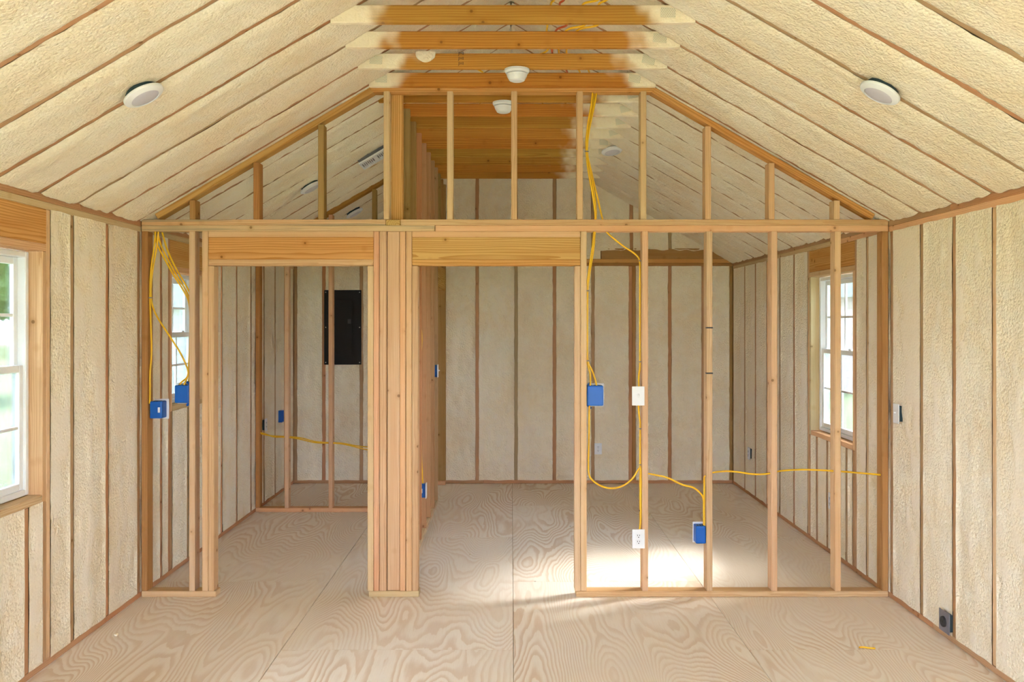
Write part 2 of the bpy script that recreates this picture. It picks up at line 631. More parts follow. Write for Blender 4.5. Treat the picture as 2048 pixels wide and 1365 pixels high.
# ------------------------------------------------------------------ side walls
def side_wall(name, sd, label, studs, trimb):
    s = -1 if sd == 'L' else 1
    xi = XL if sd == 'L' else XR
    wins = WINS[sd]
    N = (-s, 0, 0)
    # sheathing with the window holes left open
    xa, xb = sorted((xi + s * T, xi + s * (T + 0.025)))
    q, y = [], YF - 0.12
    for (a, b, c, d) in wins:
        q.append((xa, xb, y, a, -0.2, 2.62)); q.append((xa, xb, a, b, -0.2, c)); q.append((xa, xb, a, b, d, 2.62)); y = b
    q.append((xa, xb, y, YB + 0.12, -0.2, 2.62))
    w = sheet_mesh(name, q, 0, 'X')
    tag(w, label, 'wall', kind='structure')

    def bx(nm, ya, yb, za, zb, mat):
        p, r = sorted((xi, xi + s * T))
        return board(nm, p, r, ya, yb, za, zb, mat, w)
    cuts = [YF, -1.2, 1.9, 5.1, YB]
    for a, b in zip(cuts, cuts[1:]):
        bx('bottom_plate', a, b, 0.0, S, 'rafter')
    cuts = [YF, -0.6, 2.9, 6.7, YB]
    for a, b in zip(cuts, cuts[1:]):
        bx('top_plate', a, b, ZE - 2 * S, ZE - S, 'stud')
    cuts = [YF, -1.8, 1.4, 4.9, YB]
    for a, b in zip(cuts, cuts[1:]):
        bx('top_plate', a, b, ZE - S, ZE, 'rafter')
    zt = ZE - 2 * S
    spans = []          # vertical members (y0, y1)
    for c in studs:
        spans.append((c - S / 2, c + S / 2))
        bx('stud', c - S / 2, c + S / 2, S, zt, random.choice(['rafter', 'stud', 'rafter']))
    for (a, b, c, d) in wins:
        spans.append((a - 2 * S, a)); spans.append((b, b + 2 * S))
        bx('stud', a - 2 * S, a - S, S, zt, 'rafter'); bx('stud', b + S, b + 2 * S, S, zt, 'stud')
        bx('jack_stud', a - S, a, c - S, d, 'stud'); bx('jack_stud', b, b + S, c - S, d, 'stud')
        bx('jack_stud', a - S, a, S, c - S, 'rafter'); bx('jack_stud', b, b + S, S, c - S, 'rafter')
        bx('header', a - S, b + S, d + S, zt, 'pine')
        bx('header_plate', a - S, b + S, d, d + S, 'stud')
        bx('rough_sill', a, b, c - S, c, 'stud')
        crip = [a + 0.11, (a + b) / 2 + 0.06, b - 0.15]
        if b - a < 0.8:
            crip = [a + 0.30]
        edges = [a] + [v for k in crip for v in (k - S / 2, k + S / 2)] + [b]
        for k in crip:
            bx('cripple_stud', k - S / 2, k + S / 2, S, c - S, 'rafter')
        for e0, e1 in zip(edges[0::2], edges[1::2]):
            foam(w, (xi, e0, S), (0, 1, 0), (0, 0, 1), N, e1 - e0, c - 2 * S, trimbias=trimb)
    spans.sort()
    spans = [(YF - 0.01, YF)] + spans + [(YB, YB + 0.01)]
    for (a0, a1), (b0, b1) in zip(spans, spans[1:]):
        if b0 - a1 < 0.02:
            continue
        if any(abs(a1 - v[0]) < 1e-3 and abs(b0 - v[1]) < 1e-3 for v in wins):
            continue
        foam(w, (xi, a1, S), (0, 1, 0), (0, 0, 1), N, b0 - a1, zt - S, trimbias=trimb, res=0.022 if b0 > 3.4 else 0.05)
    return w


near = [-2.56, -2.2, -1.8, -1.4, -1.0, -0.6, -0.2, 0.15]
wall_l = side_wall('wall_left', 'L', 'long stud wall with cream spray foam and a tall front window',
                   near + [1.95, 2.35, 2.75, 3.15, 4.80, 5.217, 5.655, 6.02, 7.28, 7.68, 8.10, 8.53, 8.93, 9.30, 9.68], 0.15)
wall_r = side_wall('wall_right', 'R', 'long stud wall with cream spray foam beside the open end bay',
                   near + [1.95, 2.35, 2.8, 3.25, 3.65, 4.05, 4.452, 4.855, 5.239, 5.65, 6.036, 7.60, 8.0, 8.4, 8.8, 9.2, 9.68], 0.1)

# ------------------------------------------------------------------ back wall
bm = bmesh.new()


def prism_y(bm, poly, y0, y1):
    a = [bm.verts.new((x, y0, z)) for x, z in poly]
    b = [bm.verts.new((x, y1, z)) for x, z in poly]
    bm.faces.new(a); bm.faces.new(b[::-1])
    for i in range(len(poly)):
        j = (i + 1) % len(poly)
        bm.faces.new((a[j], a[i], b[i], b[j]))
    bmesh.ops.recalc_face_normals(bm, faces=bm.faces)


prism_y(bm, [(XL - 0.12, -0.2), (XR + 0.12, -0.2), (XR + 0.12, 2.5), (0, ZR + 0.1), (XL - 0.12, 2.5)], YB + T, YB + T + 0.03)
wall_b = link('wall_back', mesh_of('wall_back', bm), M['osb'])
tag(wall_b, 'gable end stud wall with lumpy foam behind the dark panel', 'wall', kind='structure')
ZB0, ZB1 = 2.375, 2.455
for a, b in ((XL, -0.3), (-0.3, XR)):
    board('bottom_plate', a, b, YB, YB + T, 0, S, 'rafter', wall_b)
for a, b in ((XL, 0.6), (0.6, XR)):
    board('top_plate', a, b, YB, YB + T, ZB0, ZB0 + S, 'brown', wall_b)
for a, b in ((XL, -0.9), (-0.9, XR)):
    board('top_plate', a, b, YB - 0.012, YB + T, ZB0 + S, ZB1, 'pine', wall_b)
bst = [-2.355, -2.045, -1.635, -1.24, -0.79, -0.37, 0.055, 0.475, 0.895, 1.305, 1.345, 1.735, 2.10, 2.405]
for c in bst:
    board('stud', c - S / 2, c + S / 2, YB, YB + T, S, ZB0, 'brown' if c in (1.345, 2.405) else 'rafter', wall_b)
bsp = [(c - S / 2, c + S / 2) for c in bst]
for (a0, a1), (b0, b1) in zip(bsp, bsp[1:]):
    if b0 - a1 > 0.03:
        foam(wall_b, (a1, YB, S), (1, 0, 0), (0, 0, 1), (0, -1, 0), b0 - a1, ZB0 - S, trimbias=-0.9, amp=1.9)
# gable: band board, studs and foam up to the slope
board('band_board', XL + 0.22, 0.98, YB - 0.004, YB + T, ZB1, ZB1 + 0.115, 'rake', wall_b)
board('band_board', 0.985, XR - 0.10, YB - 0.004, YB + T, ZB1, ZB1 + 0.115, 'brown', wall_b)
gst = [-1.65, -1.24, -0.79, -0.37, 0.055, 0.475, 0.895, 1.315, 1.735]


def ctop(x):
    return min(ceil_z(x), ZT + 0.10)


for c in gst:
    board('gable_stud', c - S / 2, c + S / 2, YB, YB + T, ZB1 + 0.115, min(ceil_z(c - .02), ceil_z(c + .02)) + 0.02, 'rafter', wall_b)
gsp = [(XL + 0.01, XL + 0.012)] + [(c - S / 2, c + S / 2) for c in gst] + [(XR - 0.012, XR - 0.01)]
for (a0, a1), (b0, b1) in zip(gsp, gsp[1:]):
    z0 = ZB1 + 0.06
    if a1 < -2:
        z0 = ZB1 + 0.005
    elif a1 > 0.85:
        z0 = ZB1 + 0.085

    def sk(u, a1=a1, z0=z0):
        zc = ceil_z(a1 + u) + 0.012
        lo = 0.03 * mnoise.noise((u * 9 + a1 * 5, 1.3, 0)) + (0.02 if a1 > 0.85 else 0)
        return (min(lo, max(zc - z0 - 0.01, 0)), max(zc - z0, 0.012))
    foam(wall_b, (a1, YB - 0.006, z0), (1, 0, 0), (0, 0, 1), (0, -1, 0), b0 - a1, 1.2, trimbias=-0.9, skew=sk, amp=1.9)

# ------------------------------------------------------------------ front wall (behind the camera)
bm = bmesh.new()
for poly in ([(XL - 0.12, -0.2), (DAY_OPENING[0], -0.2), (DAY_OPENING[0], DAY_OPENING[2]), (XL - 0.12, DAY_OPENING[2])],
             [(DAY_OPENING[1], -0.2), (XR + 0.12, -0.2), (XR + 0.12, DAY_OPENING[2]), (DAY_OPENING[1], DAY_OPENING[2])],
             [(XL - 0.12, DAY_OPENING[2]), (XR + 0.12, DAY_OPENING[2]), (XR + 0.12, 2.5), (0, ZR + 0.1), (XL - 0.12, 2.5)]):
    prism_y(bm, poly, YF - T - 0.03, YF - T)
wall_f = link('wall_front', mesh_of('wall_front', bm), M['osb'])
tag(wall_f, 'front stud wall around an unseen opening added for daylight', 'wall', kind='structure')
for a, b in ((XL, DAY_OPENING[0]), (DAY_OPENING[1], XR)):
    board('bottom_plate', a, b, YF - T, YF, 0, S, 'rafter', wall_f)
    st = [a + S / 2, (a + b) / 2, b - S / 2]
    for c in st:
        board('stud', c - S / 2, c + S / 2, YF - T, YF, S, ZE - 2 * S, 'rafter', wall_f)
    for c, d in zip(st, st[1:]):
        foam(wall_f, (c + S / 2, YF, S), (1, 0, 0), (0, 0, 1), (0, 1, 0), d - c - S, ZE - 3 * S, res=0.06)
board('header', DAY_OPENING[0], DAY_OPENING[1], YF - T, YF, DAY_OPENING[2], ZE - 2 * S, 'pine', wall_f)
board('top_plate', XL, XR, YF - T, YF, ZE - 2 * S, ZE - S, 'stud', wall_f)
board('top_plate', XL, XR, YF - T, YF, ZE - S, ZE, 'stud', wall_f)
gf = [XL] + [-1.6, -0.8, 0.0, 0.8, 1.6] + [XR]
for c in gf[1:-1]:
    board('gable_stud', c - S / 2, c + S / 2, YF - T, YF, ZE, min(ceil_z(c - .02), ceil_z(c + .02)), 'rafter', wall_f)
for a, b in zip(gf, gf[1:]):
    def sk(u, a=a):
        return (0.0, max(ceil_z(a + u) - ZE + 0.01, 0.012))
    foam(wall_f, (a + S / 2, YF, ZE), (1, 0, 0), (0, 0, 1), (0, 1, 0), b - a - S, 1.2, res=0.08, skew=sk)

# ------------------------------------------------------------------ roof / ceiling
RD = 0.14
bm = bmesh.new()
e = 0.35
prism_y(bm, [(XL - e, ZE - KL * e + RD * 1.17), (0, ZR + RD * 1.17), (0, ZR + RD * 1.17 + 0.03), (XL - e, ZE - KL * e + RD * 1.17 + 0.03)], YF - 0.3, YB + 0.3)
prism_y(bm, [(0, ZR + RD * 1.17), (XR + e, ZE - KR * e + RD * 1.17), (XR + e, ZE - KR * e + RD * 1.17 + 0.03), (0, ZR + RD * 1.17 + 0.03)], YF - 0.3, YB + 0.3)
ceiling = link('ceiling', mesh_of('ceiling', bm), M['osb'])
tag(ceiling, 'vaulted ceiling of sprayed foam between rafters under flat wooden ties', 'ceiling', kind='structure')
for y in RAFT:
    slant('rafter', XL - 0.05, ZE - 0.05 * KL, -0.02, ZR - 0.02 * KL, RD, y - S / 2, y + S / 2, 'rafter', ceiling)
    slant('rafter', 0.02, ZR - 0.02 * KR, XR + 0.05, ZE - 0.05 * KR, RD, y - S / 2, y + S / 2, 'rafter', ceiling)
ys = [YF - 0.03] + RAFT + [YB + 0.03]
dl = Vector((-XL, 0, ZR - ZE)); LL = dl.length; dl.normalize()
dr = Vector((-XR, 0, ZR - ZE)); LR = dr.length; dr.normalize()
for a, b in zip(ys, ys[1:]):
    a2, b2 = a + S / 2, b - S / 2
    res = 0.02 if b > 2.6 else 0.07
    foam(ceiling, (XL, a2, ZE), (0, 1, 0), dl, (dl.z, 0, -dl.x), b2 - a2, LL - 0.01, 'ceil', res)
    foam(ceiling, (XR, a2, ZE), (0, 1, 0), dr, (-dr.z, 0, dr.x), b2 - a2, LR - 0.01, 'ceil', res)
XTL, XTR = XL + (ZT - ZE) / KL, XR - (ZT - ZE) / KR
ties = {}
for y in RAFT:
    ex = (0.089 / KL)
    yy = y - S / 2
    if abs(y - 5.664) < .01:
        yy = 5.650
    ties[round(y, 2)] = board('collar_tie', XTL + 0.03, XTR - 0.03, yy, yy + S, ZT, ZT + T, 'tie' if y < 5.8 else 'tieb', ceiling)
# pressed metal truss plates at the tie ends
for y in RAFT:
    if 4.0 < y < 8.2:
        for xx in (XTL + 0.13, XTR - 0.14):
            if (y > 5.8 and xx < 0) or (xx < 0 and y < 5.0):
                continue
            yy = 5.650 if abs(y - 5.664) < .01 else y - S / 2
            bm = bmesh.new()
            box_bm(bm, 0.075, 0.003, 0.05, bev=0.001)
            link('truss_plate', mesh_of('truss_plate', bm), M['gang'], ceiling,
                 Matrix.Translation((xx + random.uniform(-.03, .03), yy - 0.0015, ZT + 0.05)) @ Matrix.Rotation(random.uniform(-.3, .3), 4, 'Y'))
# half round splat of foam on a tie
bm = bmesh.new()
bmesh.ops.create_icosphere(bm, subdivisions=3, radius=1.0)
for v in bm.verts:
    v.co = Vector((v.co.x * 0.062, v.co.y * 0.018, v.co.z * 0.062)) * (1 + 0.05 * mnoise.noise(v.co * 3))
bmesh.ops.bisect_plane(bm, geom=bm.verts[:] + bm.edges[:] + bm.faces[:], plane_co=(0, 0, 0), plane_no=(0, 0, 1), clear_outer=True)
p = P(851, 104, 5.245)
o = link('foam_splat', mesh_of('foam_splat', bm, True), M['foam'], ceiling, Matrix.Translation((p.x, 5.245, p.z)))

# ------------------------------------------------------------------ front partition
wall_p = empty('wall_partition', (0, YP, 0))
tag(wall_p, 'open stud partition with two door openings and a gable of short studs', 'wall', kind='structure')
WP = wall_p
Y0, Y1 = YP, YP + T
LUMBER = []


def fx(px):
    return (px - CX) * YP / F


def pb(nm, xa, xb, za, zb, mat, ya=Y0, yb=Y1):
    o = board(nm, xa, xb, ya, yb, za, zb, mat, WP, bev=0.003)
    LUMBER.append((o, (xa, xb, ya, yb, za, zb)))
    return o


Z1, Z2, Z3 = 2.347, 2.385, 2.423
pb('bottom_plate', XL + 0.005, fx(432), 0, S, 'stud')
pb('bottom_plate', fx(737), fx(838), 0, S, 'stud')
pb('bottom_plate', fx(1152), XR - 0.005, 0, S, 'stud')
pb('top_plate', XL + 0.005, fx(869.5), Z1, Z2, 'plate_w')
pb('top_plate', fx(870.5), XR - 0.005, Z1, Z2, 'stud')
pb('top_plate', XL + 0.005, fx(771), Z2, Z3, 'plate_w')
pb('top_plate', fx(801), XR - 0.005, Z2, Z3, 'stud')
studs = {}
for px, m in ((283, 'brown'), (378, 'pink'), (404, 'stud')):
    studs[px] = pb('stud', fx(px), fx(px) + S, S, Z1, m)
pb('jack_stud', fx(404) + S + 0.001, fx(404) + 2 * S, S, 2.125, 'stud')
pb('jack_stud', fx(735), fx(735) + S, S, 2.125, 'stud')
pb('stud', fx(747.3), fx(747.3) + S - .003, S, Z1, 'pink')
pb('stud', fx(759.2), fx(773), S, Z1, 'pink')
post = pb('post', fx(774), fx(799), S, Z1, 'pink', Y0 + 0.012, Y1 + 0.012)
pb('stud', fx(799.6), fx(811), S, Z1, 'stud')
pb('stud', fx(812), fx(823.6), S, Z1, 'stud')
pb('jack_stud', fx(824.2), fx(836), S, 2.125, 'pink')
pb('jack_stud', fx(1149.5), fx(1160.8), S, 2.125, 'pink')
pb('stud', fx(1161.5), fx(1173.5), S, Z1, 'stud')
for px, m in ((1284.5, 'pink'), (1413.2, 'pink'), (1543, 'pink'), (1670.2, 'stud'), (1765, 'brown')):
    studs[px] = pb('stud', fx(px), fx(px) + S, S, Z1, m)
for xa, xb, key in ((fx(416.5), fx(746.8), 0), (fx(824.2), fx(1160.8), 1)):
    pb('header_plate', xa, xb, Z1 - S, Z1, 'stud')
    hb = pb('header', xa, xb, 2.166, Z1 - S, 'pine')
    pb('header_plate', xa, xb, 2.127, 2.166, 'stud' if key == 0 else 'pine')
header_r = hb
# gable over the plates
for px in (379, 506.5, 636, 767, 894, 1022.5, 1154, 1281, 1410.5, 1537.6, 1668):
    x = fx(px)
    zt = min(ceil_z(x), ceil_z(x + S)) - 0.062
    zt = min(zt, 3.242)
    pb('gable_stud', x, x + S, Z3, zt + 0.008, 'brown' if px < 700 else 'stud')
pb('top_plate', XTL + 0.035, XTR - 0.035, 3.242, 3.280, 'pine')
slant('raked_plate', XL + 0.09, ceil_z(XL + 0.09) - 0.012, XTL + 0.035, ceil_z(XTL + 0.035) - 0.012, S, Y0, Y1, 'pine', WP, up=False)
slant('raked_plate', XTR - 0.035, ceil_z(XTR - 0.035) - 0.012, XR - 0.09, ceil_z(XR - 0.09) - 0.012, S, Y0, Y1, 'pine', WP, up=False)
# ink stamps, pencil letter and tape marks
RT = Matrix.Rotation(math.pi / 2, 4, 'X')
for i in range(3):
    stamp('JHI', 0.026, Matrix.Translation(P(779 + 10 * i, 1063, Y0 + 0.0112)) @ RT @ Matrix.Rotation(math.pi / 2, 4, 'Z'), post)
stamp('25', 0.05, Matrix.Translation(P(940, 496, Y0 - 0.0008)) @ RT @ Matrix.Rotation(-math.pi / 2, 4, 'Z'), header_r)
stamp('S', 0.035, Matrix.Translation(P(1291, 758, Y0 - 0.0008)) @ RT, studs[1284.5])
stamp('22', 0.026, Matrix.Translation(P(1291, 1091, Y0 - 0.0008)) @ RT @ Matrix.Rotation(math.pi / 2, 4, 'Z'), studs[1284.5])
for i in range(3):
    stamp('JHI', 0.026, Matrix.Translation(P(922 + 0 * i, 107 + 10 * i, 5.2442)) @ RT, ties[5.26])
for py in (656, 747):
    p = P(1419.3, py, YP)
    bm = bmesh.new()
    box_bm(bm, S + 0.004, 0.03, 0.009, bev=0.001)
    t = link('tape_mark', mesh_of('tape_mark', bm), M['dark2'], studs[1413.2])
    t.matrix_parent_inverse = (Matrix.Translation((0, YP, 0)) @ studs[1413.2].matrix_basis).inverted()
    t.matrix_basis = Matrix.Translation((p.x, YP + 0.013, p.z))

# ------------------------------------------------------------------ divider wall running back from the partition
wall_d = empty('wall_divider', (-0.755, 5.8, 0))
tag(wall_d, 'tall stud wall running back from the partition to the end wall', 'wall', kind='structure')
DX0, DX1 = -0.80, -0.71


def db(nm, ya, yb, za, zb, mat, x0=DX0, x1=DX1):
    return board(nm, x0, x1, ya, yb, za, zb, mat, wall_d, bev=0.003)


db('bottom_plate', 5.81, 8.64, 0, S, 'pink')
db('bottom_plate', 9.6, YB - 0.002, 0, S, 'pink')
db('stud', 5.795, 5.833, S, ZT, 'pine')
db('stud', 5.835, 5.873, S, ZT, 'pine')
db('plate_end', YP + 0.001, 5.793, Z2 + .001, Z3 - .001, 'pine', fx(771.6), fx(800.4))
dstuds = {}
for y in (6.23, 6.63, 7.03, 7.43, 7.83, 8.23, 8.60):
    dstuds[y] = db('stud', y, y + S, S, ZT, 'rafter' if y > 7 else 'brown')
db('header', 8.64, 9.655, 2.11, 2.33, 'pine')
db('stud', 9.657, 9.695, S, ZT, 'brown')
for y in (8.95, 9.30):
    db('cripple_stud', y, y + S, 2.33, ZT, 'brown')

# ------------------------------------------------------------------ closet wall
wall_c = empty('wall_closet', (-1.6, 8.235, 0))
tag(wall_c, 'short stud wall closing off the panel closet', 'wall', kind='structure')
CY0, CY1 = 8.235, 8.324
board('bottom_plate', XL + 0.004, DX0 - 0.003, CY0, CY1, 0, S, 'stud', wall_c)
for x, m in ((XL + 0.004, 'brown'), (-2.102, 'pink'), (-1.694, 'pink'), (-1.29, 'brown'), (-0.845, 'brown')):
    zt = min(ceil_z(x), ZT + 0.04) - 0.055
    LUMBER.append((board('stud', x, x + S, CY0, CY1, S, zt, m, wall_c), (x, x + S, CY0, CY1, S, zt)))
slant('raked_plate', XL + 0.12, ceil_z(XL + 0.12) - 0.014, -0.95, ceil_z(-0.95) - 0.014, S, CY0, CY1, 'rake', wall_c, up=False)


# ------------------------------------------------------------------ windows
def window(n, sd, y0, y1, z0, z1, label):
    s = -1 if sd == 'L' else 1
    xi = XL if sd == 'L' else XR
    w = empty('window_%d' % n, (xi + s * 0.09, (y0 + y1) / 2, z0))
    tag(w, label, 'window', kind='structure')

    def bars(bm, xa, xb, a, b, c, d, t, bev=0.004):
        xa, xb = sorted((xi + s * xa, xi + s * xb))
        xm, sx = (xa + xb) / 2, xb - xa
        box_bm(bm, sx, t, d - c, (xm, a + t / 2, (c + d) / 2), bev)
        box_bm(bm, sx, t, d - c, (xm, b - t / 2, (c + d) / 2), bev)
        box_bm(bm, sx, b - a - 2 * t, t, (xm, (a + b) / 2, c + t / 2), bev)
        box_bm(bm, sx, b - a - 2 * t, t, (xm, (a + b) / 2, d - t / 2), bev)
    I = Matrix.Identity(4)
    bm = bmesh.new()
    bars(bm, 0.066, 0.135, y0 + 0.006, y1 - 0.006, z0 + 0.004, z1 - 0.006, 0.03)
    link('frame', mesh_of('frame', bm), M['white'], w, I)
    zm = (z0 + z1) / 2 + 0.02
    for nm, xa, xb, c, d in (('upper_sash', 0.106, 0.128, zm - 0.018, z1 - 0.036), ('lower_sash', 0.078, 0.102, z0 + 0.034, zm + 0.022)):
        a, b = y0 + 0.036, y1 - 0.036
        bm = bmesh.new()
        bars(bm, xa, xb, a, b, c, d, 0.036, 0.003)
        sh = link(nm, mesh_of(nm, bm), M['white'], w, I)
        xm = xi + s * (xa + xb) / 2
        bm = bmesh.new()
        box_bm(bm, 0.004, b - a - 0.07, d - c - 0.07, (xm, (a + b) / 2, (c + d) / 2))
        pn = link('pane', mesh_of('pane', bm), M['glass'], sh)
        bm = bmesh.new()
        box_bm(bm, 0.012, b - a - 0.07, 0.016, (xm, (a + b) / 2, (c + d) / 2), 0.002)
        link('muntin', mesh_of('muntin', bm), M['white'], sh)
        bm = bmesh.new()
        box_bm(bm, 0.0118, 0.016, d - c - 0.07, (xm, (a + b) / 2, (c + d) / 2), 0.002)
        link('muntin', mesh_of('muntin', bm), M['white'], sh)
    # sash locks
    for yy in (y0 + (y1 - y0) * 0.3, y0 + (y1 - y0) * 0.7):
        bm = bmesh.new()
        box_bm(bm, 0.022, 0.05, 0.012, (xi + s * 0.09, yy, zm + 0.028), 0.003)
        link('sash_lock', mesh_of('sash_lock', bm), M['white'], w, I)


window(1, 'L', *WINS['L'][1], 'white double hung window in the foam wall near a wide header')
window(2, 'L', *WINS['L'][2], 'small white double hung window behind the blue double box')
window(3, 'R', *WINS['R'][1], 'tall white double hung window beyond the open studs')
window(4, 'L', *WINS['L'][0], 'unseen white double hung window added to the left wall for daylight')  # out of view, added to bring daylight into the front room
window(5, 'R', *WINS['R'][0], 'unseen white double hung window added to the right wall for daylight')  # its unseen counterpart, also added as a daylight source


# ------------------------------------------------------------------ electrical things
def disc_light(x, y, label, nx, nz, off, r=0.094, z=None, ny=0.0, hh=0.06):
    """round light; (nx,nz) points from the ceiling into the room"""
    n = Vector((nx, ny, nz)).normalized()
    z = ceil_z(x) if z is None else z
    c = Vector((x, y, z)) + n * off
    ax = Vector((0, 1, 0)) - n * n.y
    ax.normalize()
    bx_ = ax.cross(n)
    mw = Matrix(((bx_.x, ax.x, n.x, c.x), (bx_.y, ax.y, n.y, c.y), (bx_.z, ax.z, n.z, c.z), (0, 0, 0, 1)))
    t = empty('disc_light', mw=mw)
    tag(t, label, 'ceiling light', 'round disc lights on the ceiling')
    for nm, prof, m in (('trim_ring', [(0.0, 0.0), (r, 0.0), (r, 0.006), (r * 0.97, 0.011), (r * 0.70, 0.021), (r * 0.685, 0.018)], 'plate'),
                        ('lens', [(r * 0.685, 0.017), (r * 0.6, 0.0205), (r * 0.3, 0.023), (0.0, 0.0235)], 'lens'),
                        ('housing', [(0.0, -hh), (r * 0.78, -hh), (r * 0.78, 0.0), (0, 0.0005)], 'bluedark')):
        bm = bmesh.new()
        lathe(bm, prof, 40)
        o = link(nm, mesh_of(nm, bm, nm == 'lens'), M[m], t)
    return t


disc_light(-1.683, 4.02, 'white disc light on the foam slope above the front window', dl.z, -dl.x, 0.034)
disc_light(1.694, 4.03, 'white disc light on the foam slope opposite the front window', -dr.z, dr.x, 0.034)
disc_light(-1.61, 7.055, 'white disc light on the slope seen between the short gable studs', dl.z, -dl.x, 0.034)
disc_light(-1.58, 8.85, 'white disc light low on the slope inside the panel closet', dl.z, -dl.x, 0.034)
disc_light(0.875, 7.70, 'white disc light lying flat under the ties beside the hanging cables', 0.12, -1.0, 0.012, z=ZT, ny=-0.22, hh=0.012)


def smoke(x, y, label):
    t = empty('smoke_detector', mw=Matrix.Translation((x, y, ZT)) @ Matrix.Rotation(math.pi, 4, 'X'))
    tag(t, label, 'smoke detector', 'smoke detectors under the ties')
    for nm, prof, m in (('base_plate', [(0, 0), (0.074, 0), (0.074, 0.012), (0.066, 0.024), (0, 0.024)], 'plate'),
                        ('vent_gap', [(0, 0.024), (0.050, 0.024), (0.050, 0.029), (0, 0.029)], 'plate'),
                        ('dome', [(0, 0.029), (0.0625, 0.029), (0.058, 0.044), (0.045, 0.066), (0.034, 0.071), (0, 0.073)], 'plate')):
        bm = bmesh.new()
        lathe(bm, prof, 40)
        link(nm, mesh_of(nm, bm), M[m], t)


smoke(P(1034, 138, 5.245).x, 5.27, 'white domed smoke detector on the tie in front of the partition')
smoke(P(1007, 208, 6.07).x, 6.06, 'white domed smoke detector on a tie behind the partition')

# exhaust fan grille on the left slope
c = Vector((-1.13, 7.27, ceil_z(-1.13))) + Vector((dl.z, 0, -dl.x)) * 0.040
n = Vector((dl.z, 0, -dl.x))
mw = Matrix(((dl.x, 0, n.x, c.x), (0, 1, n.y, c.y), (dl.z, 0, n.z, c.z), (0, 0, 0, 1)))
fan = empty('exhaust_fan', mw=mw)
tag(fan, 'square exhaust fan grille with slots on the foam slope', 'exhaust fan')
bm = bmesh.new()
for cx_, sx_ in ((-0.1325, 0.015), (0.0, 0.034), (0.1325, 0.015)):
    box_bm(bm, sx_, 0.152, 0.014, (cx_, 0, 0.007))
for cy_ in (-0.103, 0.103):
    box_bm(bm, 0.28, 0.054, 0.014, (0, cy_, 0.007), 0.003)
link('grille_plate', mesh_of('grille_plate', bm), M['plate'], fan)
for g in (-1, 1):
    for k in range(6):
        bm = bmesh.new(); box_bm(bm, 0.0085, 0.156, 0.004, (g * (0.0315 + k * 0.0158), 0, 0.0115))
        link('slat', mesh_of('slat', bm), M['plate'], fan)
bm = bmesh.new()
box_bm(bm, 0.27, 0.2, 0.004, (0, 0, -0.012))
for a_ in (-1, 1):
    box_bm(bm, 0.004, 0.2, 0.10, (a_ * 0.133, 0, -0.05)); box_bm(bm, 0.27, 0.004, 0.10, (0, a_ * 0.098, -0.05))
link('housing', mesh_of('housing', bm), M['steel'], fan)

# breaker panel
pan = empty('breaker_panel', ((-2.04 - 1.634) / 2, YB, 1.30))
tag(pan, 'dark brown breaker panel on the closet end wall', 'breaker panel')
pw, ph = 0.406, 0.815
bm = bmesh.new(); box_bm(bm, pw, 0.016, ph, (0, -0.008, ph / 2), 0.003)
link('cover', mesh_of('cover', bm), M['dark'], pan)
bm = bmesh.new(); box_bm(bm, 0.25, 0.008, 0.60, (-0.015, -0.019, ph * 0.5), 0.003)
dr_ = link('door', mesh_of('door', bm), M['dark'], pan)
bm = bmesh.new(); box_bm(bm, 0.035, 0.008, 0.05, (0.075, -0.026, ph * 0.58), 0.003)
link('latch', mesh_of('latch', bm), M['dark2'], dr_)
for sx in (-1, 1):
    for fz in (0.03, 0.5, 0.97):
        bm = bmesh.new(); lathe(bm, [(0.0, 0.0), (0.006, 0.0), (0.004, 0.003), (0, 0.0035)], 12)
        link('screw', mesh_of('screw', bm), M['screw'], pan,
             Matrix.Translation((pan.location[0], YB, 1.30)) @ Matrix.Translation((sx * 0.185, -0.016, ph * fz)) @ Matrix.Rotation(math.pi / 2, 4, 'X'))


